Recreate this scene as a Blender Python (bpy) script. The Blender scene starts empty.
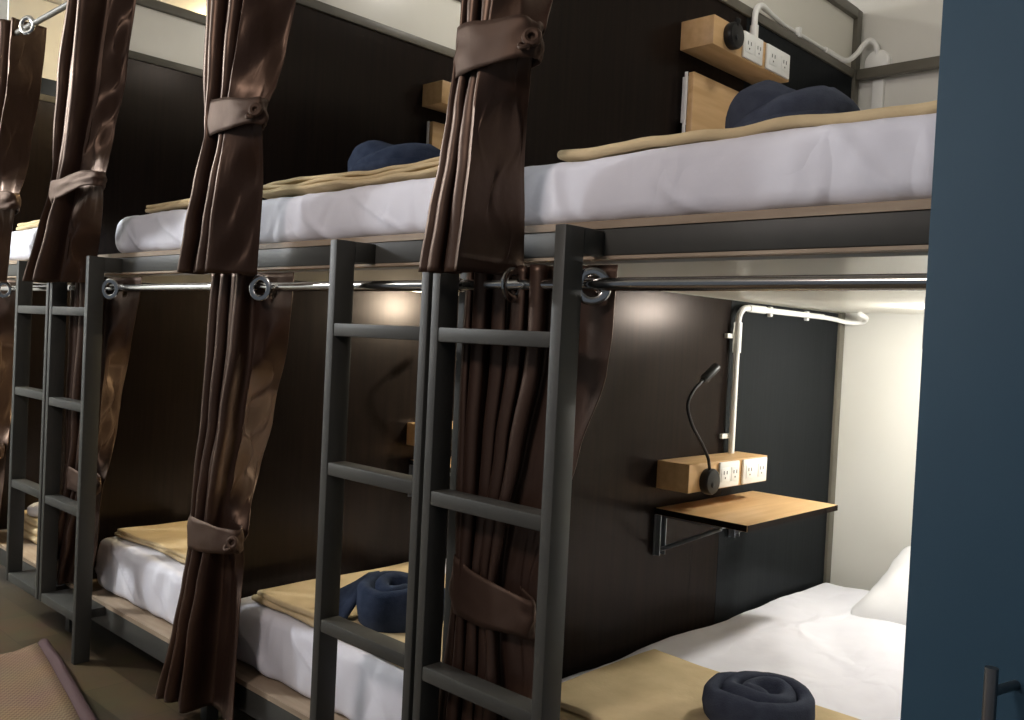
import bpy, math, random
from mathutils import Vector, Matrix, noise
random.seed(7)
scene = bpy.context.scene
COL = scene.collection
PI = math.pi

# ------------------------------------------------------------------ helpers
class MB:
    """collects geometry for one mesh object"""
    def __init__(self): self.v = []; self.f = []
    def add(self, vs, fs):
        o = len(self.v); self.v += [tuple(p) for p in vs]; self.f += [tuple(i + o for i in q) for q in fs]; return self
    def box(self, x0, x1, y0, y1, z0, z1, b=0.0):
        if b <= 0:
            vs = [(x, y, z) for x in (x0, x1) for y in (y0, y1) for z in (z0, z1)]
            return self.add(vs, [(0,1,3,2),(4,6,7,5),(0,4,5,1),(2,3,7,6),(0,2,6,4),(1,5,7,3)])
        hx, hy, hz = (x1-x0)/2, (y1-y0)/2, (z1-z0)/2
        b = min(b, hx*.95, hy*.95, hz*.95)
        m = softbox(hx, hy, hz, b, 1, (1,1,1))
        c = ((x0+x1)/2, (y0+y1)/2, (z0+z1)/2)
        return self.add([(p[0]+c[0], p[1]+c[1], p[2]+c[2]) for p in m.v], m.f)
    def tube(self, pts, r, n=12, cap=True):
        pts = [Vector(p) for p in pts]; rings = []
        t0 = (pts[1]-pts[0]).normalized()
        a = t0.orthogonal().normalized(); b = t0.cross(a)
        prev = t0
        for i, p in enumerate(pts):
            t = (pts[min(i+1, len(pts)-1)] - pts[max(i-1, 0)]).normalized()
            q = prev.rotation_difference(t); a = q @ a; b = q @ b; prev = t
            rr = r[i] if isinstance(r, (list, tuple)) else r
            rings.append([p + a*math.cos(2*PI*k/n)*rr + b*math.sin(2*PI*k/n)*rr for k in range(n)])
        vs = [v for R in rings for v in R]; fs = []
        for i in range(len(pts)-1):
            for k in range(n):
                fs.append((i*n+k, i*n+(k+1) % n, (i+1)*n+(k+1) % n, (i+1)*n+k))
        if cap:
            fs.append(tuple(range(n))[::-1]); fs.append(tuple((len(pts)-1)*n+k for k in range(n)))
        return self.add(vs, fs)
    def lathe(self, prof, origin, axis, n=32):
        """prof: list of (radius, height along axis)"""
        ax = Vector(axis).normalized(); a = ax.orthogonal().normalized(); b = ax.cross(a); o = Vector(origin)
        vs = []; fs = []
        for (r, h) in prof:
            for k in range(n):
                vs.append(o + ax*h + (a*math.cos(2*PI*k/n) + b*math.sin(2*PI*k/n))*max(r, 1e-5))
        for i in range(len(prof)-1):
            for k in range(n):
                fs.append((i*n+k, i*n+(k+1) % n, (i+1)*n+(k+1) % n, (i+1)*n+k))
        return self.add(vs, fs)
    def torus(self, c, axis, R, r, n=28, m=10, sq=1.0):
        ax = Vector(axis).normalized(); a = ax.orthogonal().normalized(); b = ax.cross(a); c = Vector(c); vs = []; fs = []
        for i in range(n):
            d = a*math.cos(2*PI*i/n) + b*math.sin(2*PI*i/n)
            for k in range(m):
                vs.append(c + d*(R + r*math.cos(2*PI*k/m)) + ax*r*sq*math.sin(2*PI*k/m))
        for i in range(n):
            for k in range(m):
                fs.append((i*m+k, ((i+1) % n)*m+k, ((i+1) % n)*m+(k+1) % m, i*m+(k+1) % m))
        return self.add(vs, fs)
    def grid(self, rows, loop=False):
        n = len(rows[0]); vs = [p for r in rows for p in r]; fs = []
        for i in range(len(rows)-1):
            for k in range(n if loop else n-1):
                fs.append((i*n+k, i*n+(k+1) % n, (i+1)*n+(k+1) % n, (i+1)*n+k))
        return self.add(vs, fs)
    def move(self, fn):
        self.v = [tuple(fn(Vector(p))) for p in self.v]; return self
    def build(self, name, mat, parent=None, smooth=True, bevel=0, solid=0, auto=35):
        me = bpy.data.meshes.new(name); me.from_pydata(self.v, [], self.f); me.validate(); me.update()
        import bmesh
        bm = bmesh.new(); bm.from_mesh(me); bmesh.ops.remove_doubles(bm, verts=bm.verts, dist=1e-6)
        bmesh.ops.recalc_face_normals(bm, faces=bm.faces)
        if smooth:
            for fc in bm.faces: fc.smooth = True
            lim = math.radians(auto)
            for e in bm.edges:
                if len(e.link_faces) == 2 and e.calc_face_angle(0) > lim: e.smooth = False
        bm.to_mesh(me); bm.free()
        me.materials.append(mat)
        o = bpy.data.objects.new(name, me); COL.objects.link(o)
        if parent: o.parent = parent
        if bevel:
            b = o.modifiers.new('bevel', 'BEVEL'); b.width = bevel; b.segments = 2; b.limit_method = 'ANGLE'
        if solid:
            s = o.modifiers.new('solid', 'SOLIDIFY'); s.thickness = solid; s.offset = 0
        return o

def softbox(hx, hy, hz, r, ns=4, n=(8, 8, 4)):
    m = MB(); h = (hx, hy, hz); r = min(r, hx, hy, hz)
    def ticks(H, k):
        L = [-H + r*(1-math.cos(i/ns*PI/2)) for i in range(ns)]
        a = -(H-r); mid = [a + (2*(H-r))*i/k for i in range(k+1)]
        return L + mid + [-x for x in reversed(L)]
    T = [ticks(h[i], n[i]) for i in range(3)]
    def rnd(p):
        inn = [max(-(h[i]-r), min(h[i]-r, p[i])) for i in range(3)]
        d = Vector([p[i]-inn[i] for i in range(3)])
        if d.length > 1e-9:
            d = d.normalized()*r
            return (inn[0]+d[0], inn[1]+d[1], inn[2]+d[2])
        return tuple(p)
    for ax in range(3):
        u, w = (ax+1) % 3, (ax+2) % 3
        for s in (-1, 1):
            rows = []
            for a in T[u]:
                row = []
                for b in T[w]:
                    p = [0, 0, 0]; p[ax] = s*h[ax]; p[u] = a; p[w] = b; row.append(rnd(p))
                rows.append(row)
            m.grid(rows)
    # weld by coordinate
    key = {}; nv = []; mp = []
    for p in m.v:
        k = tuple(round(c, 6) for c in p)
        if k not in key: key[k] = len(nv); nv.append(p)
        mp.append(key[k])
    m.v = nv; m.f = [q for q in (tuple(dict.fromkeys(mp[i] for i in q)) for q in m.f) if len(q) > 2]
    return m

def tag(o, label=None, cat=None, group=None, kind=None):
    if label: o['label'] = label
    if cat: o['category'] = cat
    if group: o['group'] = group
    if kind: o['kind'] = kind
    return o
def thing(name, label, cat, loc=(0, 0, 0), group=None):
    o = bpy.data.objects.new(name, None); o.empty_display_size = .05; COL.objects.link(o); o.location = loc
    return tag(o, label, cat, group)
def struct(o): o['kind'] = 'structure'; return o
def dup(root, loc, label, group=None):
    def cp(o, parent):
        c = o.copy(); COL.objects.link(c)
        if parent: c.parent = parent
        for ch in o.children: cp(ch, c)
        return c
    r = cp(root, None); r.location = loc; r['label'] = label
    if group: r['group'] = group
    return r
def fbm(p, s, oct=3):
    return noise.fractal(Vector(p)*s, 1.0, 2.0, oct)
def lerp_table(tab, z):
    """tab: rows (z, ...) with descending z"""
    if z >= tab[0][0]: return tab[0][1:]
    for a, b in zip(tab, tab[1:]):
        if z >= b[0]:
            t = (a[0]-z)/(a[0]-b[0]); t = t*t*(3-2*t)*.5 + t*.5
            return tuple(p + (q-p)*t for p, q in zip(a[1:], b[1:]))
    return tab[-1][1:]

# ------------------------------------------------------------------ materials
def mat(name, col, rough=.5, spec=.5, metal=0.0, **kw):
    m = bpy.data.materials.new(name); m.use_nodes = True
    b = m.node_tree.nodes['Principled BSDF']
    b.inputs['Base Color'].default_value = (*col, 1); b.inputs['Roughness'].default_value = rough
    b.inputs['Specular IOR Level'].default_value = spec; b.inputs['Metallic'].default_value = metal
    for k, v in kw.items(): b.inputs[k.replace('_', ' ')].default_value = v
    return m
def nodes(m): return m.node_tree.nodes, m.node_tree.links, m.node_tree.nodes['Principled BSDF']
def varied(m, c1, c2, scale=(1, 1, 1), nscale=5.0, detail=4, bump=0.0, bscale=None, lo=.3, hi=.7, dist=.02):
    """noise mix of two colours in object space, optional bump"""
    N, L, b = nodes(m)
    tc = N.new('ShaderNodeTexCoord'); mp = N.new('ShaderNodeMapping'); mp.inputs['Scale'].default_value = scale
    L.new(tc.outputs['Object'], mp.inputs['Vector'])
    nz = N.new('ShaderNodeTexNoise'); nz.inputs['Scale'].default_value = nscale; nz.inputs['Detail'].default_value = detail
    L.new(mp.outputs['Vector'], nz.inputs['Vector'])
    cr = N.new('ShaderNodeValToRGB'); cr.color_ramp.elements[0].position = lo; cr.color_ramp.elements[1].position = hi
    cr.color_ramp.elements[0].color = (*c1, 1); cr.color_ramp.elements[1].color = (*c2, 1)
    L.new(nz.outputs['Fac'], cr.inputs['Fac']); L.new(cr.outputs['Color'], b.inputs['Base Color'])
    if bump:
        n2 = N.new('ShaderNodeTexNoise'); n2.inputs['Scale'].default_value = bscale or nscale*4; n2.inputs['Detail'].default_value = 5
        L.new(mp.outputs['Vector'], n2.inputs['Vector'])
        bp = N.new('ShaderNodeBump'); bp.inputs['Strength'].default_value = bump; bp.inputs['Distance'].default_value = dist
        L.new(n2.outputs['Fac'], bp.inputs['Height']); L.new(bp.outputs['Normal'], b.inputs['Normal'])
    return m

M = {}
M['steel'] = varied(mat('grey_painted_steel', (.055, .055, .048), .5, .3), (.044, .044, .039), (.057, .056, .048), nscale=8)
M['rail_metal'] = varied(mat('olive_grey_metal', (.11, .10, .075), .45, .5), (.10, .092, .07), (.14, .128, .10), nscale=6)
M['panel'] = varied(mat('dark_laminate', (.005, .0055, .006), .28, .18), (.0105, .0118, .0128), (.0135, .0148, .0158), scale=(1, 30, 1), nscale=3, bump=.02, bscale=40)
M['veneer'] = varied(mat('dark_wood_laminate', (.008, .005, .004), .25, .16), (.0050, .0045, .0046), (.0150, .0100, .0078), scale=(1, 26, 1.2), nscale=2.5, detail=5, bump=.008, bscale=14, lo=.2, hi=.8)
def gloss_coat(m, col, rough):
    """thin tinted gloss over a matt board"""
    N, L, b = nodes(m); out = N['Material Output']
    b.inputs['Specular IOR Level'].default_value = 0
    g = N.new('ShaderNodeBsdfGlossy'); g.inputs['Color'].default_value = (*col, 1); g.inputs['Roughness'].default_value = rough
    a = N.new('ShaderNodeAddShader'); L.new(b.outputs[0], a.inputs[0]); L.new(g.outputs[0], a.inputs[1]); L.new(a.outputs[0], out.inputs['Surface'])
gloss_coat(M['panel'], (.016, .017, .018), .22)
gloss_coat(M['veneer'], (.0185, .016, .0145), .255)
M['white_panel'] = varied(mat('white_laminate', (.74, .72, .64), .3, .5), (.72, .70, .62), (.76, .74, .66), nscale=3)
M['white_wall'] = varied(mat('white_paint', (.72, .71, .65), .6, .3), (.70, .69, .63), (.75, .74, .69), nscale=2)
M['ceiling'] = varied(mat('ceiling_paint', (.70, .67, .59), .7, .2), (.68, .65, .57), (.72, .69, .61), nscale=2)
M['ply'] = varied(mat('plywood', (.38, .30, .21), .6, .3), (.28, .21, .145), (.38, .30, .215), scale=(3, 25, 25), nscale=2)
M['oak'] = varied(mat('oak_laminate', (.60, .38, .17), .42, .4), (.54, .33, .145), (.67, .44, .22), scale=(30, 2, 30), nscale=1.5, detail=5)
M['sheet'] = varied(mat('white_cotton', (.78, .78, .84), .85, .2), (.75, .75, .81), (.81, .81, .86), nscale=4, bump=.25, bscale=9, dist=.01)
def creases(m, scale, strength):
    N, L, b = nodes(m)
    tc = N.new('ShaderNodeTexCoord'); nz = N.new('ShaderNodeTexNoise'); nz.inputs['Scale'].default_value = 3.5; nz.inputs['Detail'].default_value = 3
    mp = N.new('ShaderNodeMapping'); mp.inputs['Scale'].default_value = (1, .6, .45); mp.inputs['Rotation'].default_value = (0, .5, .4)
    L.new(tc.outputs['Object'], mp.inputs['Vector']); L.new(mp.outputs['Vector'], nz.inputs['Vector'])
    mx = N.new('ShaderNodeVectorMath'); mx.operation = 'MULTIPLY_ADD'; mx.inputs[1].default_value = (.35, .35, .35)
    L.new(nz.outputs['Color'], mx.inputs[0]); L.new(mp.outputs['Vector'], mx.inputs[2])
    vo = N.new('ShaderNodeTexVoronoi'); vo.feature = 'DISTANCE_TO_EDGE'; vo.inputs['Scale'].default_value = scale
    L.new(mx.outputs['Vector'], vo.inputs['Vector'])
    mr = N.new('ShaderNodeMapRange'); mr.inputs['From Max'].default_value = .16; mr.interpolation_type = 'SMOOTHSTEP'
    L.new(vo.outputs['Distance'], mr.inputs['Value'])
    bp = N.new('ShaderNodeBump'); bp.inputs['Strength'].default_value = strength; bp.inputs['Distance'].default_value = .012; bp.invert = True
    L.new(mr.outputs['Result'], bp.inputs['Height'])
    old = b.inputs['Normal'].links[0].from_socket
    L.new(old, bp.inputs['Normal']); L.new(bp.outputs['Normal'], b.inputs['Normal'])
creases(M['sheet'], 4.2, .32)
M['pillow'] = varied(mat('white_pillow_cotton', (.80, .80, .82), .85, .2), (.78, .78, .80), (.82, .82, .83), nscale=4, bump=.3, bscale=10, dist=.01)
M['blanket'] = varied(mat('tan_fleece', (.58, .46, .27), .95, .1), (.60, .47, .27), (.70, .56, .34), nscale=14, bump=.3, bscale=120, dist=.003)
M['towel'] = varied(mat('navy_terry', (.03, .042, .075), .95, .1), (.022, .033, .062), (.042, .057, .095), nscale=30, bump=.5, bscale=260, dist=.003)
M['towel_grey'] = varied(mat('slate_terry', (.05, .058, .085), .95, .1), (.042, .05, .075), (.062, .072, .10), nscale=30, bump=.5, bscale=260, dist=.003)
M['chrome'] = mat('chrome', (.50, .49, .47), .17, .5, 1.0)
M['brushed'] = mat('brushed_nickel', (.30, .29, .28), .35, .5, 1.0)
M['white_plastic'] = mat('white_plastic', (.88, .88, .85), .35, .5)
M['black_plastic'] = mat('black_plastic', (.009, .009, .009), .42, .3)
M['socket_dark'] = mat('socket_hole', (.03, .03, .03), .6, .3)
M['bracket'] = mat('grey_bracket_steel', (.22, .24, .26), .4, .5, .6)
M['blue'] = varied(mat('blue_locker_paint', (.021, .047, .066), .6, .2), (.0205, .049, .076), (.024, .057, .087), nscale=3, bump=.08, bscale=300, dist=.001)
M['lens'] = mat('lamp_lens', (.7, .7, .66), .2, .5)

def satin(name, c1, c2, rough=.42):
    m = mat(name, c1, rough, 1.0, .3)
    m.node_tree.nodes['Principled BSDF'].inputs['Specular Tint'].default_value = (1.0, .71, .52, 1)
    varied(m, c1, c2, scale=(1, 1, .6), nscale=9, bump=.35, bscale=8, dist=.012)
    N, L, b = nodes(m)
    b.inputs['Sheen Weight'].default_value = .03; b.inputs['Sheen Roughness'].default_value = .4
    b.inputs['Sheen Tint'].default_value = (.6, .42, .3, 1)
    return m
M['satin_band'] = satin('brown_satin_band', (.028, .0145, .011), (.036, .0195, .0145), .62)
M['satin'] = satin('brown_satin', (.032, .0165, .0125), (.042, .023, .017))

def floor_mat():
    m = mat('brown_floor_tiles', (.2, .14, .08), .38, .4)
    N, L, b = nodes(m)
    tc = N.new('ShaderNodeTexCoord'); mp = N.new('ShaderNodeMapping'); mp.inputs['Rotation'].default_value = (0, 0, 0.0)
    L.new(tc.outputs['Object'], mp.inputs['Vector'])
    br = N.new('ShaderNodeTexBrick'); br.offset = .5; br.inputs['Scale'].default_value = 1.0
    br.inputs['Brick Width'].default_value = .30; br.inputs['Row Height'].default_value = .15
    br.inputs['Mortar Size'].default_value = .0015; br.inputs['Bias'].default_value = 0
    br.inputs['Color1'].default_value = (.048, .034, .018, 1); br.inputs['Color2'].default_value = (.120, .085, .045, 1)
    br.inputs['Mortar'].default_value = (.05, .036, .02, 1)
    L.new(mp.outputs['Vector'], br.inputs['Vector'])
    nz = N.new('ShaderNodeTexNoise'); nz.inputs['Scale'].default_value = 9; nz.inputs['Detail'].default_value = 6
    L.new(mp.outputs['Vector'], nz.inputs['Vector'])
    mx = N.new('ShaderNodeMix'); mx.data_type = 'RGBA'; mx.blend_type = 'MULTIPLY'; mx.inputs['Factor'].default_value = .5
    L.new(br.outputs['Color'], mx.inputs['A']); L.new(nz.outputs['Color'], mx.inputs['B'])
    L.new(mx.outputs['Result'], b.inputs['Base Color'])
    return m
M['floor'] = floor_mat()

def rug_mat():
    m = mat('woven_rug', (.3, .2, .13), .9, .1)
    N, L, b = nodes(m)
    tc = N.new('ShaderNodeTexCoord')
    ck = N.new('ShaderNodeTexChecker'); ck.inputs['Scale'].default_value = 110
    ck.inputs['Color1'].default_value = (.165, .11, .075, 1); ck.inputs['Color2'].default_value = (.265, .19, .12, 1)
    L.new(tc.outputs['Object'], ck.inputs['Vector'])
    nz = N.new('ShaderNodeTexNoise'); nz.inputs['Scale'].default_value = 5
    L.new(tc.outputs['Object'], nz.inputs['Vector'])
    mx = N.new('ShaderNodeMix'); mx.data_type = 'RGBA'; mx.blend_type = 'MULTIPLY'; mx.inputs['Factor'].default_value = .35
    L.new(ck.outputs['Color'], mx.inputs['A']); L.new(nz.outputs['Color'], mx.inputs['B'])
    L.new(mx.outputs['Result'], b.inputs['Base Color'])
    bp = N.new('ShaderNodeBump'); bp.inputs['Strength'].default_value = .4; bp.inputs['Distance'].default_value = .003
    L.new(ck.outputs['Fac'], bp.inputs['Height']); L.new(bp.outputs['Normal'], b.inputs['Normal'])
    return m
M['rug'] = rug_mat()
M['rug_edge'] = mat('rug_binding', (.085, .05, .05), .75, .2)

def glow(name, col, s):
    m = mat(name, (.9, .88, .82), .4, .4)
    b = nodes(m)[2]; b.inputs['Emission Color'].default_value = (*col, 1); b.inputs['Emission Strength'].default_value = s
    return m

# ------------------------------------------------------------------ dimensions (metres)
W = 1.05                    # bay width; bays run from the blue locker towards -x
DEP = 1.93                  # bed depth
YF = .03                    # front face of the bed rails
ZL, ZU = .17, 1.404         # tops of the lower and upper rails
ZTOP = 2.44
XL_END = -4.35

# ------------------------------------------------------------------ setting
struct(MB().box(XL_END-.1, 3.6, -2.6, 2.1, -.1, 0).build('floor', M['floor'], smooth=False))
struct(MB().box(XL_END-.1, 3.6, -2.6, 2.1, 2.66, 2.76).build('ceiling', M['ceiling'], smooth=False))
struct(MB().box(XL_END-.1, 3.6, DEP+.015, 2.1, 0, 2.66).build('wall_back', M['white_wall'], smooth=False))
struct(MB().box(XL_END-.1, XL_END, -2.6, DEP+.015, 0, 2.66).build('wall_left', M['white_wall'], smooth=False))
struct(MB().box(1.062, 1.13, .30, DEP+.015, 0, 2.66).build('added_wall_right', M['white_wall'], smooth=False))  # unseen stub wall, added to keep light inside the nearest bay

# ------------------------------------------------------------------ bunk beds (frame, partition, platforms)
def make_bed(last=False):
    t = thing('bunk_bed', '', 'bunk bed')
    S = M['steel']
    MB().box(-.036, .004, YF, YF+.04, 0, ZTOP, .003).build('front_post', S, t)
    MB().box(-.036, .010, DEP-.04, DEP, 0, ZTOP, .003).build('back_post', M['rail_metal'], t)
    xr = W-.038
    MB().box(.006, xr, YF, YF+.035, ZU-.050, ZU, .003).build('upper_rail', S, t)
    MB().box(.006, xr, YF, YF+.035, ZL-.072, ZL, .003).build('lower_rail', S, t)
    MB().box(.012, xr, DEP-.036, DEP-.002, 2.185, 2.222, .003).build('back_rail', M['rail_metal'], t)
    MB().box(.012, xr, DEP-.036, DEP-.002, ZU-.045, ZU-.001, .003).build('rear_rail', S, t)
    MB().box(.012, xr, DEP-.036, DEP-.002, ZL-.07, ZL-.001, .003).build('rear_rail', S, t)
    MB().box(-.034, .008, YF+.042, DEP-.042, 2.192, 2.222, .003).build('partition_rail', M['rail_metal'], t)
    if not last: MB().box(-.034, .012, YF+.042, DEP-.042, 2.405, ZTOP, .003).build('top_rail', M['rail_metal'], t)
    # dark laminate partition: veneered front part, plain back part
    MB().box(-.026, 0, YF+.041, 1.128, ZL+.02, ZU-.065).build('veneer_panel', M['veneer'], t, smooth=False)
    MB().box(-.026, 0, 1.130, DEP-.041, ZL+.02, ZU-.065).build('partition_panel', M['panel'], t, smooth=False)
    MB().box(-.026, 0, YF+.041, 1.128, ZU+.02, 2.192).build('veneer_panel', M['veneer'], t, smooth=False)
    MB().box(-.026, 0, 1.130, DEP-.041, ZU+.02, 2.192).build('partition_panel', M['panel'], t, smooth=False)
    if last:
        MB().box(-.026, -.004, YF+.042, DEP-.042, 2.222, 2.300).build('partition_panel', M['panel'], t, smooth=False)
        MB().box(-.022, -.004, YF+.042, DEP-.042, 2.300, 2.655).build('upper_panel', M['white_panel'], t, smooth=False)
    else:
        MB().box(-.022, -.006, YF+.042, DEP-.042, 2.222, 2.405).build('upper_panel', M['white_panel'], t, smooth=False)
    MB().box(.001, xr+.035, YF-.001, DEP-.04, ZU+.001, ZU+.016).build('upper_platform', M['ply'], t, smooth=False)
    MB().box(.001, xr+.035, YF+.036, DEP-.037, ZU-.062, ZU-.050).build('underside_panel', M['white_panel'], t, smooth=False)
    MB().box(.006, xr, YF+.001, YF+.034, ZU-.0565, ZU-.0505).build('platform_lip', M['ply'], t, smooth=False)
    MB().box(.001, xr+.035, YF-.001, DEP-.04, ZL+.001, ZL+.016).build('lower_platform', M['ply'], t, smooth=False)
    return t
bed_labels = ['bunk bed bay beside the blue locker, with the brightly lit white lower bunk',
              'second bunk bed bay from the blue locker, behind the right one of the middle ladder pair',
              'third bunk bed bay from the blue locker, right of the far ladder pair',
              'farthest bunk bed bay, at the left end of the row']
bed_labels[1] = 'second bunk bed bay from the blue locker, navy towel on its lower bunk'
bed = make_bed(); tag(bed, bed_labels[0], group='bunk bed bays in the row')
BX = [0, -W, -2*W, -3*W]
dup(bed, (BX[1], 0, 0), bed_labels[1]); dup(bed, (BX[2], 0, 0), bed_labels[2])
b4 = make_bed(True); b4.location = (BX[3], 0, 0); tag(b4, bed_labels[3], group='bunk bed bays in the row')

# ------------------------------------------------------------------ ladders
def make_ladder(flip, zs, w=.348):
    """flip=1: stile beside the boundary is the left one; only the outer stile of such a ladder reaches the floor"""
    t = thing('bunk_ladder', '', 'ladder')
    yf, yb = -.084, -.030
    zb = zs[3]-.032
    for k, xs in enumerate(((.006, .029), (w-.026, w))):
        x0, x1 = (xs if flip > 0 else (-xs[1], -xs[0]))
        MB().box(x0, x1, yf, yb, 0 if (k == 1 and flip > 0) else zb, 1.400, .002).build('stile', M['steel'], t)
        MB().box(x0, x1, yb, YF, 1.352, 1.400, .002).build('hook_arm', M['steel'], t)
    x0, x1 = (.029, w-.026) if flip > 0 else (-w+.026, -.029)
    for z in zs[:3]:
        MB().box(x0, x1, yf+.001, yb-.002, z-.030, z, .003).build('rung', M['steel'], t)
    MB().box(x0, x1, yf+.001, YF-.001, zs[3]-.032, zs[3], .003).build('bottom_step', M['steel'], t)
    return t
lg = 'grey steel bunk ladders'
for bx, zs, la_, lb_ in ((0, (1.205, .868, .503, .155), 'dark grey ladder in front of the bay beside the blue locker', 'dark grey ladder of the middle pair, in front of the bunk with the navy towel'),
                         (-2*W, (1.225, .895, .535, .175), 'far dark grey ladder with a drawn brown curtain behind its rungs', 'farthest dark grey ladder, leftmost of the four')):
    lw = .360 if bx == 0 else .350
    a = make_ladder(1, zs, lw); a.location = (bx, 0, 0); tag(a, la_, group=lg)
    zs_ = (zs[0], zs[1]+.012, zs[2]+.008, zs[3])
    b = make_ladder(-1, zs_, lw); b.location = (bx, 0, 0); tag(b, lb_, group=lg)

# ------------------------------------------------------------------ curtain rods
def rod(name, x0, x1, y, z, label, r=.0125):
    t = thing(name, label, 'curtain rod', group='chrome curtain rods')
    MB().tube([(x0, y, z), (x1, y, z)], r, 16).build('rod', M['chrome'], t)
    for x in (x0, x1):
        MB().lathe([(0, -.006), (.0145, -.006), (.015, 0), (.0145, .006), (0, .006)], (x, y, z), (1, 0, 0), 20).build('end_cap', M['chrome'], t)
    return t
YR, ZR = -.003, 1.297
rl = ['chrome curtain rod across the bright lower bunk beside the blue locker',
      'chrome curtain rod across the lower bunk with the navy towel',
      'chrome curtain rod across the third lower bunk from the locker',
      'chrome curtain rod across the farthest lower bunk']
for i in range(4):
    rod('curtain_rod', BX[i]+.004, BX[i]+W-.008, YR, ZR, rl[i])
YUR, ZUR = -.13, 2.262
t = thing('curtain_rod', 'dark curtain rod high above the upper bunks, meeting the grommet at top left', 'curtain rod', group='upper curtain rod')
MB().tube([(-3.3, YUR, ZUR), (1.04, YUR, ZUR)], .0105, 16).build('rod', M['rail_metal'], t)
for x in (-3.15, -1.05, .6):
    MB().tube([(x, YUR, ZUR), (x, YUR, 2.659)], .007, 10).build('hanger', M['rail_metal'], t)

# ------------------------------------------------------------------ curtains
def curtain(label, group, y0, tab, nf, split, tie, seed, grommets, band_tilt=0.0, flap=(.0, .0), knot=True, slack=0.0, inward=None):
    """tab rows: (z, xl, xr, depth) top to bottom; split: share of the width that is folded;
    flap = (depth of flap swing at its edge above tie, below tie)"""
    t = thing('curtain', label, 'curtain', group=group)
    zt, zb = tab[0][0], tab[-1][0]
    nu, nv = 150, 90
    rng = random.Random(seed); ph = [rng.uniform(0, 6.28) for _ in range(6)]
    tz = tie[0] if tie else None
    rows = []
    for j in range(nv+1):
        z = zt + (zb-zt)*j/nv
        xl, xr, dp = lerp_table(tab, z)
        xl += .55*dp; xr -= .75*dp*(flap[0] if (not tie or z > tz) else flap[1])
        amp = [1 + .45*noise.noise(Vector((k*1.7+seed, z*1.6, 3))) for k in range(9)]
        row = []
        pin = math.exp(-((z-tz)/.10)**2) if tie else 0
        for i in range(nu+1):
            u = i/nu
            if u < split:
                s = u/split
                wob = .35*math.sin(z*2.3+ph[0]) + .5*noise.noise(Vector((s*3, z*2.2, seed)))
                a = 2*PI*nf*s + wob
                kf = s*nf; k0 = int(kf); am = amp[k0]+(amp[k0+1]-amp[k0])*(kf-k0)
                F = -math.cos(a)*(.72+.28*math.sin(3.1*s*PI+ph[1]))*am
                dx = math.sin(2*a)*.010*(1-pin*.6)
                ft = 0
            else:
                s = (u-split)/(1-split)
                a0 = 2*PI*nf + .35*math.sin(z*2.3+ph[0]) + .5*noise.noise(Vector((3, z*2.2, seed)))
                F0 = -math.cos(a0)*(.72+.28*math.sin(3.1*PI+ph[1]))*(amp[int(nf)]+(amp[int(nf)+1]-amp[int(nf)])*(nf-int(nf)))
                above = (z > tz) if tie else True
                k = flap[0] if above else flap[1]
                ss = s*s*(3-2*s)
                F = F0*(1-ss) + ss*k + .35*math.sin(PI*s)*math.sin(z*5+ph[2]) * (1-.7*pin)
                dx = 0
                ft = s
            x = xl + (xr-xl)*u + dx
            y = y0 + F*dp
            if inward and ft > 0:      # loose edge turned in towards the bunk
                g = max(0, min(1, (inward[1]-z)/.25))*max(0, min(1, (z-inward[2])/.18))
                xs = xl + (xr-xl)*split; g *= inward[3]*(1-.75*pin); dyf = (xr-xs)*g/(inward[0]-.55*g)
                x += (xs - .55*dyf*ft - x)*g
                y += dyf*(ft + (.16*math.sin(z*19+ft*5+seed) + .13*math.sin(z*37-ft*7+seed))*math.sin(PI*min(1, ft*1.1)))
            # soft creases radiating from the tie
            if tie:
                dz = z-tz
                cr = noise.noise(Vector((u*9+dz*2.0, dz*3.2, seed*3.1)))*.012*math.exp(-abs(dz)/.28) + noise.noise(Vector((u*17-dz*4, dz*7, seed*1.3)))*.007*math.exp(-abs(dz)/.18)
                y += cr*(1-.6*pin)
                x += .5*cr
            y += .004*noise.noise(Vector((u*6, z*5, seed+9)))
            hem = slack*math.sin(u*PI*3+ph[3])*.012*(j/nv)**4
            row.append((x, y, z+hem))
        rows.append(row)
    fm = MB().grid(rows)
    for (gx, gy, gz, ax) in grommets:   # the fabric is open inside each eyelet ring
        fm.f = [q for q in fm.f if (sum(fm.v[i][0] for i in q)/4-gx)**2/max(.35, abs(ax[1]))**2 + (sum(fm.v[i][2] for i in q)/4-gz)**2 > .021**2]
    fab = fm.build('fabric', M['satin'], t, solid=.0022, auto=80)
    if tie:
        z0, h = tie
        xl, xr, dp = lerp_table(tab, z0)
        xl += .3*dp; xr -= .6*dp*flap[0]
        cx, a, b = (xl+xr)/2, (xr-xl)/2+.006, dp*1.0+.004
        rr = []
        for k in range(9):
            v = k/8-.5
            ring = []
            for q in range(64):
                an = 2*PI*q/64
                w = 1 + .10*noise.noise(Vector((math.cos(an)*2.2, math.sin(an)*2.2, v*3+seed+5))) - .05*abs(2*v)**2
                ca, sa = math.cos(an), math.sin(an)
                # squarish ellipse
                e = (abs(ca)**2.3+abs(sa)**2.3)**(-1/2.3)
                ring.append((cx + a*ca*e*w*(1-.10*(1-4*v*v)*0), y0 + b*sa*e*w, z0 + v*h*(1-.22*ca) + band_tilt*ca + .010*noise.noise(Vector((an, v*2, seed)))))
            rr.append(ring)
        MB().grid(rr, loop=True).build('tieback', M['satin_band'], t, solid=.003, auto=80)
        if knot:
            kx = cx + a*.92
            m = MB(); m.torus((kx+.006, y0-b*.5, z0+band_tilt), (.5, -.8, .2), .012, .007, 20, 8)
            m.torus((kx-.004, y0-b*.7, z0+band_tilt-.014), (.2, -.6, .7), .009, .005, 18, 8)
            m.build('tieback_knot', M['satin_band'], t)
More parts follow.
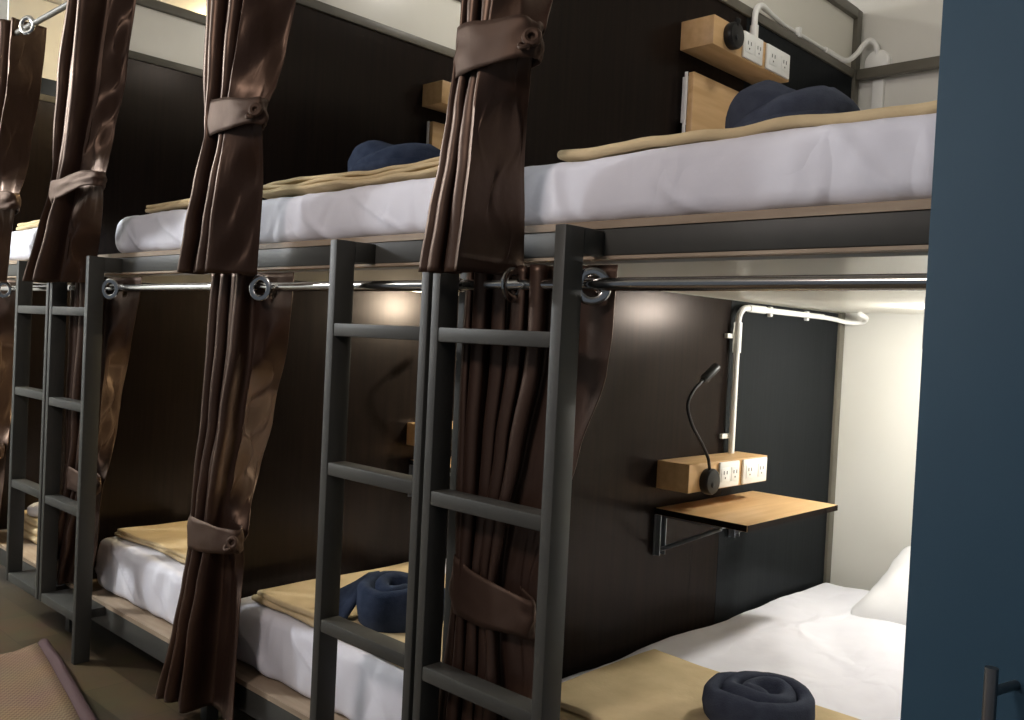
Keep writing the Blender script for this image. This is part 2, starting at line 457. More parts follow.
    for (gx, gy, gz, ax) in grommets:
        m = MB(); m.torus((gx, gy, gz), ax, .0275, .0085, 30, 10, .55); m.build('grommet', M['chrome'], t)
        axv = Vector(ax).normalized()
    return t
gu, gl = 'brown satin curtains of the upper bunks', 'brown satin curtains of the lower bunks'
# upper row
curtain('brown satin curtain tied back between the two nearest upper bunks, largest one', gu, -.130,
        [(2.27, .125, .43, .040), (1.84, .106, .352, .036), (1.76, .108, .330, .034), (1.70, .096, .300, .032), (1.62, .080, .300, .034), (1.535, .064, .305, .036), (1.428, .041, .314, .038), (1.312, .020, .318, .036)],
        3.0, .44, (1.728, .085), 11, [], band_tilt=-.004, flap=(.2, .0), inward=(1.02, 2.6, 1.0, .62))
curtain('brown satin curtain tied back at the upper bunk with the dark navy towel', gu, -.130,
        [(2.27, -.875, -.43, .050), (2.053, -.869, -.470, .050), (1.894, -.871, -.518, .046), (1.80, -.874, -.555, .040), (1.73, -.876, -.60, .034), (1.684, -.862, -.617, .036), (1.55, -.912, -.600, .042), (1.44, -.955, -.598, .044), (1.325, -.992, -.604, .044)],
        4.0, .50, (1.722, .085), 23, [], band_tilt=.0, flap=(.3, .2), inward=(1.75, 2.6, 1.0, .6))
curtain('brown satin curtain hanging in front of the far ladder pair, upper bunk', gu, -.130,
        [(2.27, -1.80, -1.34, .050), (2.0, -1.87, -1.40, .050), (1.813, -1.90, -1.482, .048), (1.714, -1.913, -1.525, .045), (1.62, -1.955, -1.562, .038), (1.494, -2.031, -1.572, .044), (1.31, -2.141, -1.594, .048)],
        2.6, .40, (1.625, .060), 37, [], band_tilt=.012, flap=(.2, .2), knot=False, inward=(2.6, 2.7, 1.0, .7))
curtain('brown satin curtain with golden sheen at the far left upper bunk', gu, -.130,
        [(2.315, -2.70, -2.098, .050), (2.078, -2.70, -2.138, .050), (1.871, -2.71, -2.217, .050), (1.62, -2.72, -2.349, .040), (1.32, -2.92, -2.455, .050)],
        4.0, .5, (1.62, .08), 41, [(-2.225, -.150, 2.252, (.45, -.85, 0))], flap=(.2, .2), knot=False, inward=(3.0, 2.62, 1.1, .9))
# lower row
curtain('brown satin curtain tied back behind the ladder of the bay beside the locker', gl, .003,
        [(1.335, .012, .414, .021), (1.214, .012, .411, .021), (1.13, .013, .400, .022), (.966, .016, .339, .022), (.80, .022, .278, .022), (.70, .025, .258, .022), (.62, .015, .262, .021), (.50, .004, .290, .022), (.40, -.004, .30, .023), (.172, -.012, .312, .023)],
        4.5, .62, (.652, .10), 53, [(.175, -.020, ZR-.001, (.85, .05, 0)), (.368, -.010, ZR-.004, (.60, -.80, 0))], band_tilt=-.014, flap=(1.0, .8), knot=False)
curtain('brown satin curtain with golden lit flap, tied back before the second lower bunk', gl, -.024,
        [(1.335, -1.015, -.622, .030), (1.131, -1.028, -.634, .032), (.915, -1.042, -.696, .034), (.76, -1.066, -.752, .034), (.674, -1.078, -.786, .032), (.585, -1.083, -.800, .032), (.433, -1.112, -.808, .040), (.294, -1.148, -.806, .046), (.065, -1.236, -.802, .050)],
        4.5, .52, (.588, .085), 67, [(-.738, -.036, ZR-.006, (.35, -.93, 0))], band_tilt=.006, flap=(.9, .1), inward=(1.63, 1.25, .42, 1.0))
curtain('brown satin curtain tied back behind the far ladder pair, lower bunk', gl, -.002,
        [(1.335, -2.095, -1.565, .024), (1.088, -2.090, -1.615, .025), (.881, -2.089, -1.68, .026), (.809, -2.087, -1.705, .026), (.60, -2.090, -1.795, .024), (.48, -2.13, -1.815, .026), (.376, -2.187, -1.835, .027), (.192, -2.28, -1.90, .027)],
        4.5, .55, (.60, .08), 71, [(-1.702, -.030, ZR-.006, (.45, -.9, 0))], flap=(1.0, .8), knot=False, inward=(2.36, 1.27, .42, 1.0))
curtain('brown satin curtain with golden sheen at the far left lower bunk', gl, -.002,
        [(1.335, -3.12, -2.68, .025), (1.04, -3.12, -2.695, .026), (.743, -3.12, -2.75, .026), (.568, -3.12, -2.80, .025), (.08, -3.2, -2.88, .026)],
        4.0, .5, (.60, .08), 83, [(-2.752, -.030, ZR-.006, (.55, -.85, 0))], flap=(1.0, .8), knot=False, inward=(3.1, 1.3, .42, 1.0))

# ------------------------------------------------------------------ mattresses
def mattress(x0, x1, z0, z1, y0, y1, label, group, seed, hump=0.0, lift=0.0):
    hx, hy, hz = (x1-x0)/2, (y1-y0)/2, (z1-z0)/2
    m = softbox(hx, hy, hz, .026, 4, (96, 56, 14))
    c = Vector(((x0+x1)/2, (y0+y1)/2, (z0+z1)/2))
    def f(p):
        q = Vector(p); w = q + Vector((seed*3.7, 0, 0))
        top = max(0, q.z/hz)
        front = max(0, min(1, (-q.y-(hy-.06))/.06))
        q.z += top*(.010*fbm(w, 2.2) + .004*fbm(w, 9)) + lift*top*max(0, -q.x/hx)
        if hump:
            d = (q.y+.1)/.5
            xx = q.x/hx
            q.z += top*hump*(math.exp(-d*d)*math.exp(-((xx-.0)/.5)**2)*.55 - .9*math.exp(-((q.y+.10)/.45)**2)*max(0, -xx-.45))
            # long soft sheet folds running across the bed
            q.z += top*hump*.55*(1-abs(2*((q.x*2.4 + q.y*1.5 + .25*fbm(w, 2)) % 1)-1))*math.exp(-((q.y-.10)/.42)**2)
        # vertical creases and slight sag on the front face
        cre = noise.noise(Vector((w.x*7 + q.z*6.0, q.z*2, seed)))*.012 + noise.noise(Vector((w.x*14 - q.z*8, q.z*4, seed+3)))*.004 - .007*max(0, 1-abs(((w.x*3.1+q.z*2.2+.5*noise.noise(Vector((w.x*2, q.z*6, seed)))) % 1)-.5)*11) + .006*max(0, 1-abs(((w.x*4.3-q.z*3.4+seed*.37) % 1)-.5)*9)*max(0, noise.noise(Vector((w.x*4, 0, seed)))*2)
        q.y += front*(cre - .010*(1-(q.z/hz)**2))
        q.z += front*(1 if q.z < 0 else 0)*.006*noise.noise(Vector((w.x*14, 0, seed+8)))
        return q + c
    o = m.move(f).build('mattress', M['sheet'], auto=80)
    return tag(o, label, 'mattress', group)
ml = ['white sheeted mattress of the upper bunk beside the blue locker', 'white sheeted mattress of the second upper bunk, under the rolled tan blanket',
      'white sheeted mattress of the third upper bunk from the locker', 'white sheeted mattress of the farthest upper bunk']
mll = ['brightly lit white mattress of the lower bunk beside the blue locker', 'white sheeted mattress of the lower bunk behind the middle ladder',
       'white sheeted mattress of the third lower bunk, left of the tied golden curtain', 'white sheeted mattress of the farthest lower bunk, behind the far ladders']
for i in range(4):
    mattress(BX[i]+(.012, .012, .25, .09)[i], BX[i]+W-.045, ZU+.017, 1.553, .046, DEP-.06, ml[i], 'white mattresses on upper bunks', i+1)
    mattress(BX[i]+(.012, .012, .10, .64)[i], BX[i]+W-.045, ZL+.017, .372, .085, DEP-.06, mll[i], 'white mattresses on lower bunks', i+11, .035 if i == 0 else 0)

# ------------------------------------------------------------------ pillow
def pillow(cx, cy, cz, hx, hy, hz, rx, rz, label):
    m = softbox(hx, hy, hz, hz*.98, 6, (20, 16, 2))
    Rm = Matrix.Rotation(rz, 4, 'Z') @ Matrix.Rotation(rx, 4, 'X')
    def f(p):
        q = Vector(p); u, v = q.x/hx, q.y/hy
        pl = max(0, (1-abs(u)**3.0))*max(0, (1-abs(v)**3.0))
        q.z = q.z*(.16 + .95*pl**.55)
        k = (abs(u)*abs(v))**3
        q.x *= 1+.07*k; q.y *= 1+.09*k
        q.x *= 1-.05*(1-v*v)*0; q.z += .010*fbm(q*1.0, 7)*pl + .012*noise.noise(q*14)*(1-pl)
        return Rm @ q + Vector((cx, cy, cz))
    return tag(m.move(f).build('pillow', M['pillow'], auto=80), label, 'pillow')
pillow(.64, 1.66, .455, .36, .22, .070, math.radians(24), math.radians(-4), 'white pillow propped against the back wall of the bright lower bunk')

# ------------------------------------------------------------------ blankets
def blanket(x0, x1, y0, y1, z, th, label, seed, layers=2, group='folded tan blankets', wav=.006, roll=0.0, rot=0.0):
    cx, cy = (x0+x1)/2, (y0+y1)/2; m = MB()
    h = th/layers
    for k in range(layers):
        hx, hy = (x1-x0)/2-.008*k, (y1-y0)/2-.006*k
        b = softbox(hx, hy, h/2, h*.49, 4, (40, 22, 1))
        zc = z + h*(k+.5)
        def f(p, zc=zc, k=k):
            q = Vector(p); w = q + Vector((seed*5.3, seed, 0))
            e = .012*noise.noise(Vector((w.x*3, w.y*3, k)))
            q.x += e; q.y += .012*noise.noise(Vector((w.y*3, w.x*4, k+4)))
            q.z += wav*(noise.noise(Vector((w.x*4.5, w.y*4.5, 1.7))) + .5*noise.noise(Vector((w.x*11, w.y*9, 3.7+k))))
            if roll: q.z += roll*math.exp(-((q.y+hy)/.05)**2)*(.6+.6*noise.noise(Vector((w.x*6, k, 0))))
            ca, sa = math.cos(rot), math.sin(rot)
            return Vector((q.x*ca-q.y*sa+cx, q.x*sa+q.y*ca+cy, q.z+zc))
        b.move(f); m.add(b.v, b.f)
    return tag(m.build('blanket', M['blanket'], auto=80), label, 'blanket', group)
blanket(.10, .72, .16, .635, .377, .030, 'folded tan blanket on the bright lower bunk, under the coiled towel', 1, rot=-.02)
blanket(-.94, -.14, .10, .70, .378, .036, 'folded tan blanket on the lower bunk behind the middle ladder', 2)
blanket(-1.985, -1.36, .14, .50, .378, .026, 'folded tan blanket on the third lower bunk, left of the tied golden curtain', 3)
blanket(-3.10, -2.76, .13, .55, .187, .100, 'folded tan blanket on the farthest lower bunk, behind the far ladders', 4, layers=3)
blanket(.20, .97, .055, .48, 1.560, .019, 'thin folded tan blanket along the upper bunk edge beside the blue locker', 5, wav=.012, layers=1)
blanket(-.955, -.10, .055, .48, 1.560, .034, 'thick folded tan blanket along the second upper bunk edge', 6, wav=.012, roll=.010, layers=3)
blanket(-1.665, -1.20, .06, .45, 1.560, .026, 'folded tan blanket on the third upper bunk, just left of the curtain', 7, wav=.006)
blanket(-2.94, -2.40, .06, .45, 1.560, .030, 'folded tan blanket on the farthest upper bunk at far left', 8)

# ------------------------------------------------------------------ towels
def ribbon(cent, hts, th, n_th=3):
    """thick ribbon standing on edge along a centre line; hts = (z0, z1) per point"""
    m = MB(); rows = []
    N = len(cent)
    for i in range(N):
        p = Vector((*cent[i], 0)); a = Vector((*cent[max(i-1, 0)], 0)); b = Vector((*cent[min(i+1, N-1)], 0))
        t = (b-a).normalized(); nrm = Vector((-t.y, t.x, 0))
        z0, z1 = hts[i]; h = (z1-z0)/2; zc = (z0+z1)/2; r = min(th/2, h)
        end = min(1, .35+i/6, .35+(N-1-i)/6)
        ring = []
        for k in range(16):
            an = 2*PI*k/16
            c, s = math.cos(an), math.sin(an)
            ring.append(tuple(p + nrm*(c*th/2*end) + Vector((0, 0, zc + s*r*end + (h-r)*(1 if s > 1e-6 else -1 if s < -1e-6 else 0)*1.0))))
        rows.append(ring)
    m.grid(rows, loop=True)
    o = len(m.v)
    m.add(rows[0], [tuple(range(16))]); m.add(rows[-1], [tuple(range(16))[::-1]])
    return m
def coil_towel(loc, R, H, turns, th, label, matname, seed, rot=(0, 0, 0), sx=1.0, tail=None, group='rolled towels'):
    t = thing('towel', label, 'towel', loc, group)
    t.rotation_euler = rot
    N = int(turns*40); cent = []; hts = []
    for i in range(N+1):
        s = i/N; an = 2*PI*turns*s
        r = R - th/2 - (R-th*.9)*s
        r *= 1 + .05*noise.noise(Vector((math.cos(an), math.sin(an), seed)))
        cent.append((r*math.cos(an)*sx, r*math.sin(an)))
        top = H*(.86 + .14*min(1, s*1.8)) - .10*H*max(0, s-.6)/.4
        hts.append((0.0, top + .004*math.sin(an*2+seed)))
    m = ribbon(cent, hts, th*.96)
    def f(p):
        q = Vector(p); d = fbm(q + Vector((seed, 0, 0)), 14)*.005
        rad = Vector((q.x, q.y, 0)); rl_ = rad.length
        # belly: widest low, rounded over the top
        k = 1 + .07*math.sin(PI*min(1, q.z/H*.9))
        q.x *= k; q.y *= k
        return q + Vector((q.x*d*4, q.y*d*4, d))
    m.move(f).build('coil', M[matname], t, auto=80)
    if tail:
        pts, w = tail
        rows = []
        for i, p in enumerate(pts):
            p = Vector(p); a = Vector(pts[max(i-1, 0)]); b = Vector(pts[min(i+1, len(pts)-1)])
            tt = (b-a).normalized(); side = tt.cross(Vector((0, 0, 1))).normalized(); side = (side*.8 + Vector((0, 0, .6 if side.y > 0 else -.6)))
            ww = w[i] if isinstance(w, (list, tuple)) else w
            rows.append([tuple(p + side*ww*(k/8-.5) + Vector((0, 0, .010*math.sin(k/8*PI)))) for k in range(9)])
        MB().grid(rows).build('loose_end', M[matname], t, solid=.012, auto=80)
    return t
def bun_towel(loc, sx, sy, sz, rz, label, seed, matname, group='rolled towels'):
    """towel rolled and tucked into a lying bun: rounded core with a wrap band laid diagonally across the front"""
    t = thing('towel', label, 'towel', loc, group); t.rotation_euler = (0, 0, rz)
    core = softbox(sx, sy, sz*.5, sz*.48, 7, (14, 10, 2))
    def f(p):
        q = Vector(p); u = q.x/sx
        q.z = (q.z + sz*.5)*(1 - .16*u*u - .22*u + .10*math.exp(-((u+.25)/.35)**2))
        q.y *= 1-.22*u*u
        return q + q.normalized()*.006*fbm(q+Vector((seed, 0, 0)), 12)
    core.move(f).build('roll', M[matname], t, auto=80)
    # wraps: ribbons whose top edge climbs diagonally around the front
    for k, (a0, a1, zz0, zz1, off) in enumerate(((205, 375, .16, .90, .012), (180, 345, .02, .52, .020))):
        N = 40; rows = []
        for i in range(N+1):
            s = i/N; an = math.radians(a0+(a1-a0)*s)
            c, sn = math.cos(an), math.sin(an)
            top = sz*(zz0+(zz1-zz0)*math.sin(s*PI*.62)/math.sin(PI*.62)*1.0)
            row = []
            for j in range(13):
                v = j/12
                z = top*v
                bulge = math.sin(PI*min(1, z/sz*.5+.25))
                e = (abs(c)**2.5+abs(sn)**2.5)**(-1/2.5)
                tuck = -.016*max(0, v-.8)/.2
                r1 = off + tuck
                uu = c
                row.append((c*e*(sx*bulge+r1), sn*e*(sy*(1-.15*uu*uu)*bulge+r1), z + .004*noise.noise(Vector((an*3, v*3, seed+k)))))
            rows.append(row)
        MB().grid(rows).build('wrap', M[matname], t, solid=.016, auto=80)
    return t
coil_towel((.530, .430, .407), .126, .086, 2.6, .036, 'slate towel coiled like a bun on the bright lower bunk', 'towel_grey', 3, rot=(0, 0, 2.4))
coil_towel((-.44, .24, .412), .128, .120, 2.2, .038, 'navy towel with a loose corner on the lower bunk behind the middle ladder', 'towel', 8, rot=(.06, .04, 0), sx=1.05,
           tail=([(-.09, -.05, .060), (-.13, -.055, .046), (-.165, -.06, .024), (-.20, -.07, .012), (-.235, -.085, .010)], [.17, .17, .14, .09, .015]))
bun_towel((.530, .40, 1.580), .122, .105, .134, .15, 'slate towel rolled up on the upper bunk beside the blue locker', 1.0, 'towel_grey')
bun_towel((-.585, .30, 1.594), .150, .11, .110, .1, 'dark navy towel rolled up on the second upper bunk', 5.0, 'towel')
coil_towel((-2.90, .215, .289), .085, .055, 2.2, .03, 'pale towel glimpsed through the far ladder rungs, lower bunk', 'pillow', 9)

# ------------------------------------------------------------------ power boxes, lamps, folding shelves, conduits
def rounded_plate(m, x0, x1, y0, y1, z0, z1, b): m.box(x0, x1, y0, y1, z0, z1, b)
def make_box(name='power_box'):
    t = thing(name, '', 'power outlet box')
    MB().box(.001, .105, .757, 1.190, 0, .078, .002).build('body', M['oak'], t)
    for (y0, y1) in ((.905, 1.012), (1.036, 1.176)):
        p = MB().box(.105, .113, y0, y1, .003, .075, .003).build('socket_plate', M['white_plastic'], t)
        n = 2
        for k in range(n):
            yc = y0 + (y1-y0)*(k+.5)/n
            s = MB(); s.box(.113, .1145, yc-.021, yc+.021, .019, .059, .002)
            so = s.build('socket_face', M['white_plastic'], t)
            h = MB()
            for dy in (-.008, .008): h.box(.1145, .1150, yc+dy-.0016, yc+dy+.0016, .040, .050)
            h.lathe([(0, 0), (.0026, 0), (.0026, .0005), (0, .0005)], (.1145, yc, .030), (1, 0, 0), 12)
            h.build('socket_hole', M['socket_dark'], so)
    return t
bxg = 'wooden power outlet boxes'
pb = make_box(); pb.location = (0, .018, .796); tag(pb, 'light wood power outlet box above the shelf in the bright lower bunk', group=bxg)
dup(pb, (0, .022, 2.000), 'light wood power outlet box on the upper bunk wall beside the blue locker', bxg)
dup(pb, (-W, 0, 1.988), 'light wood power outlet box in the second upper bunk, half behind the largest curtain', bxg)
dup(pb, (-W, 0, .796), 'light wood power outlet box in the second lower bunk, behind the middle ladders', bxg)

def smooth_path(pts, n=8):
    P_ = [Vector(p) for p in pts]; out = []
    for i in range(len(P_)-1):
        p0 = P_[max(i-1, 0)]; p1 = P_[i]; p2 = P_[i+1]; p3 = P_[min(i+2, len(P_)-1)]
        for k in range(n):
            s = k/n
            out.append(.5*((2*p1) + (p2-p0)*s + (2*p0-5*p1+4*p2-p3)*s*s + (3*p1-p0-3*p2+p3)*s**3))
    out.append(P_[-1]); return out
def make_lamp(neck=True):
    """origin at the centre of the base on the box's front"""
    t = thing('reading_lamp', '', 'reading lamp')
    MB().lathe([(0, 0), (.034, 0), (.036, .004), (.036, .020), (.033, .025), (.020, .027), (0, .027)], (0, 0, 0), (1, 0, 0), 36).build('base', M['black_plastic'], t)
    s = MB().lathe([(0, 0), (.007, 0), (.007, .004), (0, .005)], (.0265, -.008, -.008), (1, 0, 0), 16).build('switch_button', M['socket_dark'], t)
    if neck:
        P_ = [(.014, -.006, .030), (.016, -.015, .050), (.020, -.030, .070), (.022, -.068, .110), (.024, -.122, .160), (.024, -.150, .212), (.024, -.128, .250), (.024, -.095, .272), (.024, -.080, .281)]
        MB().tube(smooth_path(P_), .0045, 10).build('gooseneck', M['black_plastic'], t)
        a = Vector((.024, -.083, .279)); b = Vector((.026, -.020, .316)); d = (b-a).normalized()
        L_ = (b-a).length
        hd = MB().lathe([(0, 0), (.007, 0), (.0105, .006), (.0125, .012), (.0125, L_-.004), (.0115, L_), (.009, L_), (.009, L_-.006)], a, d, 24).build('head', M['black_plastic'], t)
        MB().lathe([(.0092, 0), (.008, .0025), (.004, .004), (0, .0045)], a + d*(L_-.006), d, 20).build('lens', M['lens'], hd)
    else:
        MB().lathe([(.008, .020), (.008, .036), (.006, .040), (0, .040)], (.012, -.004, .006), (.4, 0, 1), 16).build('neck_stub', M['black_plastic'], t)
    return t
lmp = make_lamp(); lmp.location = (.105, .862, .824); tag(lmp, 'black gooseneck reading lamp on the lower wooden outlet box', group='reading lamps')
l2 = make_lamp(False); l2.location = (.105, .862, 2.040); tag(l2, 'black round lamp base on the upper outlet box beside the locker', group='reading lamps')
dup(lmp, (-W+.105, .862, .824), 'black gooseneck reading lamp in the second lower bunk, behind the middle ladders', 'reading lamps')

def make_shelf(up):
    t = thing('folding_shelf', '', 'folding shelf')
    if up:   # open: board horizontal, carried by two triangular folding brackets
        MB().box(.004, .285, .775, 1.315, 0, .018, .002).build('board', M['oak'], t)
        MB().box(.2853, .2862, .776, 1.314, .001, .017).build('edge_band', M['veneer'], t, smooth=False)
        MB().box(.005, .284, .7735, .7748, .001, .017).build('edge_band', M['veneer'], t, smooth=False)
        for yc in (.792, 1.20):
            b = MB()
            b.box(.001, .006, yc-.017, yc+.017, -.115, -.001, .001); b.box(.006, .022, yc-.015, yc-.012, -.113, -.001); b.box(.006, .022, yc+.012, yc+.015, -.113, -.001)
            br = b.build('bracket', M['bracket'], t)
            s = MB(); s.tube([(.012, yc, -.100), (.20, yc, -.008)], .006, 8); s.build('strut', M['bracket'], br)
            MB().box(.006, .21, yc-.010, yc+.010, -.006, -.0005, .001).build('arm', M['bracket'], br)
    else:    # folded down flat against the wall
        MB().box(.030, .048, .772, 1.320, -.285, 0, .002).build('board', M['oak'], t)
        for yc in (.800, 1.20):
            b = MB(); b.box(.001, .006, yc-.012, yc+.017, -.13, -.004, .001); b.box(.006, .029, yc-.016, yc-.013, -.128, -.006); b.box(.006, .029, yc+.013, yc+.016, -.128, -.006)
            br = b.build('bracket', M['white_plastic'], t)
            MB().box(.022, .0295, yc-.010, yc+.010, -.22, -.13, .001).build('strut', M['bracket'], br)
        MB().box(.020, .030, .7685, .7715, -.24, .002, .001).build('hinge_strip', M['white_plastic'], t)
    return t
sg = 'wooden folding shelves'
sh = make_shelf(True); sh.location = (0, 0, .724); tag(sh, 'open light wood folding shelf on grey brackets in the bright lower bunk', group=sg)
sd = make_shelf(False); sd.location = (0, .012, 1.937); tag(sd, 'folded down wood shelf on the upper bunk wall beside the blue locker', group=sg)
dup(sd, (-W, 0, 1.935), 'folded down wood shelf in the second upper bunk, beside the largest curtain', sg)
dup(sh, (-W, 0, .724), 'open wood folding shelf in the second lower bunk, behind the middle ladders', sg)

def arc(c, a, b, r, a0, a1, n=8):
    c, a, b = Vector(c), Vector(a), Vector(b)
    return [c + a*math.cos(a0+(a1-a0)*i/n)*r + b*math.sin(a0+(a1-a0)*i/n)*r for i in range(n+1)]
def make_conduit(upper):
    t = thing('cable_conduit', '', 'cable conduit')
    r = .0095; x = .020; y = 1.140
    if not upper:
        zt = 1.318
        pts = [(x, y, .8745)] + [(x, y, .9), (x, y, 1.10)] + arc((x, y+.045, zt-.045), (0, -1, 0), (0, 0, 1), .045, 0, PI/2) + [(x, 1.4, zt), (x, 1.72, zt)]
        MB().tube(pts, r, 12).build('pipe', M['white_plastic'], t)
        MB().tube([(x, y, 1.18), (x, y, 1.272)], r+.0035, 12).build('coupling', M['white_plastic'], t)
        MB().tube([(x, 1.20, zt), (x, 1.30, zt)], r+.0025, 12).build('coupling', M['white_plastic'], t)
        MB().tube(smooth_path([(x, 1.70, zt), (.025, 1.80, zt-.004), (.05, 1.865, zt-.012), (.09, 1.885, zt-.010), (.115, 1.86, zt+.004), (.115, 1.80, zt+.018)]), .008, 10).build('flexible_cable', M['white_plastic'], t)
        clips = [(.926, 0), (1.23, 0)]; yclips = [1.36, 1.62]
    else:
        zt = 2.236
        pts = [(x, y, 2.0785), (x, y, 2.12), (x, y, zt-.06)] + arc((x, y+.045, zt-.045), (0, -1, 0), (0, 0, 1), .045, 0, PI/2) + [(.010, y+.12, zt-.001), (.0, 1.36, zt-.002), (.0, 1.70, zt-.003)]
        MB().tube(pts, [r]*(len(pts)-3)+[.0075, .006, .006], 12).build('pipe', M['white_plastic'], t)
        MB().tube([(x, y, 2.110), (x, y, 2.165)], r+.0035, 12).build('coupling', M['white_plastic'], t)
        MB().tube([(.0, 1.66, zt-.003), (.0, 1.72, zt-.003)], r+.0015, 12).build('coupling', M['white_plastic'], t)
        MB().tube(smooth_path([(.0, 1.71, zt-.003), (.014, 1.80, zt-.006), (.024, 1.86, zt+.03), (.034, 1.895, zt+.072), (.052, 1.905, zt+.086), (.070, 1.915, zt+.068), (.074, 1.925, zt+.03)]), .0095, 10).build('flexible_cable', M['white_plastic'], t)
        clips = []; yclips = [1.45]
    for (z, _) in clips:
        MB().box(.001, .013, y-.044, y+.012, z-.007, z+.007, .002).build('clip', M['white_plastic'], t)
    for yy in yclips:
        MB().box(-.004 if upper else .001, .014, yy-.008, yy+.008, zt-.018, zt+.014, .002).build('clip', M['white_plastic'], t)
    return t
cg = 'white cable conduits'
c1 = make_conduit(False); tag(c1, 'white cable pipe rising from the lower outlet box and along the ceiling edge', group=cg)
c2 = make_conduit(True); tag(c2, 'white cable pipe above the upper outlet box, bending to the back wall', group=cg)
dup(c1, (-W, 0, 0), 'white cable pipe in the second lower bunk, behind the middle ladders', cg)
dup(c2, (-W, 0, -.012), 'white cable pipe above the outlet box in the second upper bunk', cg)
jb = thing('junction_box', 'round white junction box on the back wall above the upper bunk beside the locker', 'junction box', (.074, DEP+.0148, 2.244))
MB().lathe([(0, 0), (.046, 0), (.046, -.020), (.043, -.024), (0, -.024)], (0, 0, 0), (0, 1, 0), 36).build('body', M['white_plastic'], jb)
MB().lathe([(.040, 0), (.040, -.004), (.036, -.006), (0, -.007)], (0, -.0235, 0), (0, 1, 0), 36).build('cover', M['white_plastic'], jb)
tk = tag(MB().box(.060, .100, DEP-.004, DEP+.0149, 1.42, 2.182, .003).build('cable_trunking', M['white_plastic']), 'white vertical cable trunking on the back wall below the junction box', 'cable trunking')

# ------------------------------------------------------------------ bunk lamps (dome lights under the upper bunks and on the ceiling)
def bunk_light(loc, r, dome, mname, label, group):
    t = thing('dome_light', label, 'dome light', loc, group)
    MB().lathe([(0, 0), (r*1.1, 0), (r*1.1, -.012), (r, -.014), (0, -.014)], (0, 0, 0), (0, 0, 1), 32).build('base', M['white_plastic'], t)
    prof = [(r*math.cos(a*PI/2/8), -.014-dome*math.sin(a*PI/2/8)) for a in range(9)]
    MB().lathe(prof, (0, 0, 0), (0, 0, 1), 32).build('diffuser', M[mname], t)
    return t
WARM = (1.0, .86, .62); NEUT = (1.0, .965, .90); COOL = (.92, .95, 1.0)
M['glow_a'] = glow('lamp_glow_bright', NEUT, 175)
M['glow_b'] = glow('lamp_glow_second', (1.0, .90, .72), 165)
M['glow_c'] = glow('lamp_glow_warm', (1.0, .80, .50), 230)
M['glow_u'] = glow('lamp_glow_upper', NEUT, 24)
M['glow_w'] = glow('lamp_glow_upper_warm', (1.0, .78, .46), 90)
gll = 'dome lights under the upper bunks'
zd = ZU-.0625
bunk_light((.53, 1.44, zd), .052, .042, 'glow_a', 'white dome light under the upper bunk beside the blue locker', gll)
bunk_light((-.50, 1.12, zd), .052, .070, 'glow_b', 'white dome light over the second lower bunk', gll)
bunk_light((-1.55, 1.22, zd), .052, .042, 'glow_c', 'white dome light over the third lower bunk', gll)
bunk_light((-2.60, 1.0, zd), .052, .042, 'glow_c', 'white dome light over the farthest lower bunk', gll)
glu = 'dome lights on the ceiling over the bunks'
bunk_light((-.52, 1.0, 2.659), .085, .05, 'glow_u', 'white ceiling dome light over the second upper bunk', glu)
bunk_light((-1.50, 1.0, 2.659), .085, .05, 'glow_u', 'white ceiling dome light over the third upper bunk', glu)
bunk_light((-2.62, .9, 2.659), .085, .05, 'glow_w', 'white ceiling dome light over the farthest upper bunk', glu)
bunk_light((.62, .8, 2.659), .085, .05, 'glow_u', 'white ceiling dome light over the upper bunk beside the locker', glu)

# ------------------------------------------------------------------ blue locker with a door standing ajar
lk = thing('locker', 'tall blue locker with a metal bar handle at the right edge of the picture', 'locker', (1.05, -.26, 0))
MB().box(.012, .78, .03, .54, .03, 2.30, .003).build('body', M['blue'], lk)
A = math.radians(14); ct, st = math.cos(A), math.sin(A)
def ontodoor(p): return Vector((p.x*ct - p.y*0 + (-st)*(-p.y)*-1*0 + p.x*0 + (p.y*st), -p.x*st + p.y*ct, p.z))
dm = MB().box(0, .38, 0, .018, .04, 2.29, .002).move(ontodoor).build('door', M['blue'], lk)
hm = MB(); hm.tube([(.128, -.047, .62), (.128, -.047, .883)], .0065, 16)
hm.tube([(.128, -.047, .858), (.128, .0, .858)], .005, 12); hm.tube([(.128, -.047, .645), (.128, .0, .645)], .005, 12)
hm.move(ontodoor).build('handle', M['brushed'], dm)
for z in (.3, 1.2, 2.0):
    MB().tube([(-.002, .024, z), (-.002, .024, z+.06)], .006, 10).build('hinge', M['brushed'], lk)
MB().box(.03, .76, .05, .52, 0, .03).build('plinth', M['steel'], lk, smooth=False)

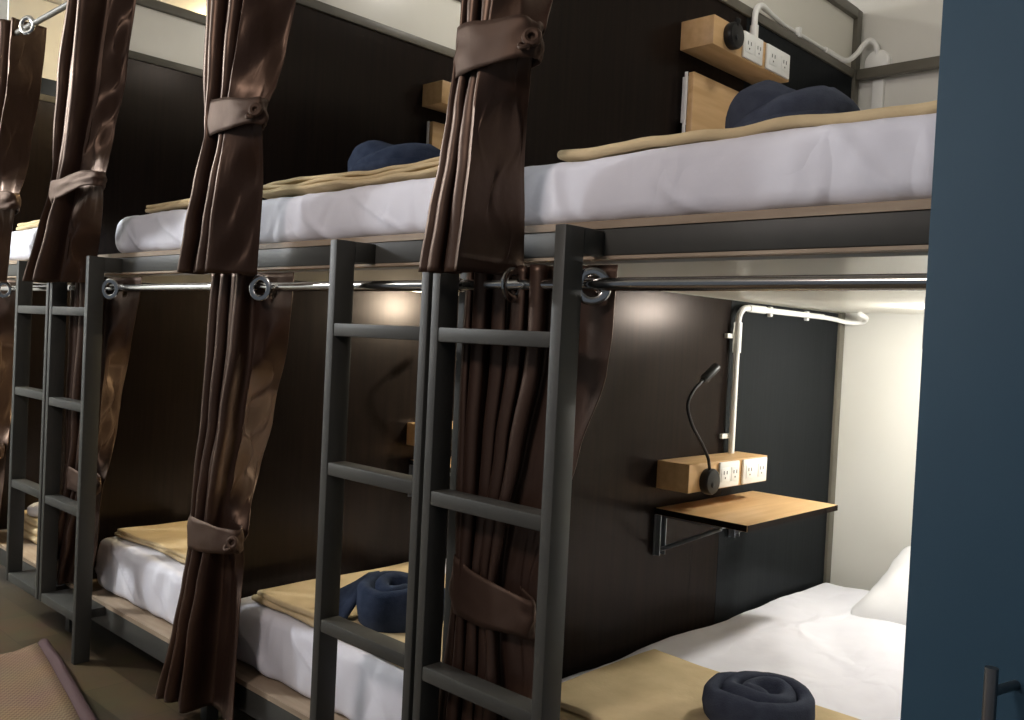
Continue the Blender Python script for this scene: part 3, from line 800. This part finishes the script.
# ------------------------------------------------------------------ rug
rg = thing('rug', 'brown woven rug with a curled dark edge on the aisle floor', 'rug', (-1.95, -.12, 0))
a = math.radians(-10.3); ca, sa = math.cos(a), math.sin(a)
def rr_(x, y, z): return (x*ca - y*sa, x*sa + y*ca, z)
rows = []
for i in range(41):
    x = i/40*2.0
    row = []
    for j in range(31):
        y = -j/30*1.05
        lift = .028*math.exp(-((j/30*1.05)/.05)**2)*(.5+.5*math.sin(x*3.1+.6)) 
        row.append(rr_(x, y-.012, .007 + lift + .002*noise.noise(Vector((x*4, y*4, 0)))))
    rows.append(row)
MB().grid(rows).build('pile', M['rug'], rg, solid=.010)
rows = []
for i in range(61):
    x = i/60*2.0
    lift = .030*(.5+.5*math.sin(x*3.1+.6))
    w = .004*noise.noise(Vector((x*6, 0, 4)))
    row = []
    for k in range(9):
        an = PI*k/8
        row.append(rr_(x, .008 + .022*math.cos(an)+w, .004 + (.016+lift)*math.sin(an)**.8))
    rows.append(row)
MB().grid(rows).build('binding', M['rug_edge'], rg, solid=.005)

# ------------------------------------------------------------------ aisle lights
def area(name, loc, size, power, col, target, sy=None):
    d = bpy.data.lights.new(name, 'AREA'); d.energy = power; d.color = col; d.size = size
    if sy: d.shape = 'RECTANGLE'; d.size_y = sy
    o = bpy.data.objects.new(name, d); COL.objects.link(o); o.location = loc
    o.rotation_euler = (Vector(target)-Vector(loc)).to_track_quat('-Z', 'Y').to_euler()
    return o
pd = bpy.data.lights.new('ceiling_lamp_far', 'POINT'); pd.energy = 118; pd.color = COOL; pd.shadow_soft_size = .14
po = bpy.data.objects.new('ceiling_lamp_far', pd); COL.objects.link(po); po.location = (-3.4, -1.6, 2.42)
area('ceiling_lamp_near', (.1, -2.2, 2.6), .5, 23, (1.0, .88, .84), (.3, 0, 1.0))
w = bpy.data.worlds.new('world'); scene.world = w; w.use_nodes = True
w.node_tree.nodes['Background'].inputs['Color'].default_value = (.75, .85, 1, 1)
w.node_tree.nodes['Background'].inputs['Strength'].default_value = .09

# ------------------------------------------------------------------ camera
right = Vector((0.72485331, 0.68715989, 0.04897915)); up = Vector((-0.05134875, -0.01700787, 0.99853595)); fwd = Vector((-0.68698688, 0.72630711, -0.02295659))
cd = bpy.data.cameras.new('camera'); cd.sensor_fit = 'HORIZONTAL'; cd.sensor_width = 36; cd.lens = 910.6*36/1024; cd.clip_start = .02
co = bpy.data.objects.new('camera', cd); COL.objects.link(co)
co.matrix_world = Matrix(((right.x, up.x, -fwd.x, 1.42516515), (right.y, up.y, -fwd.y, -1.3342567), (right.z, up.z, -fwd.z, 1.18802935), (0, 0, 0, 1)))
scene.camera = co
vs = scene.view_settings
vs.view_transform = 'Standard'; vs.look = 'None'; vs.gamma = 1; vs.use_curve_mapping = False; vs.exposure = 0.8
scene.cycles.use_denoising = True
scene.cycles.max_bounces = 8
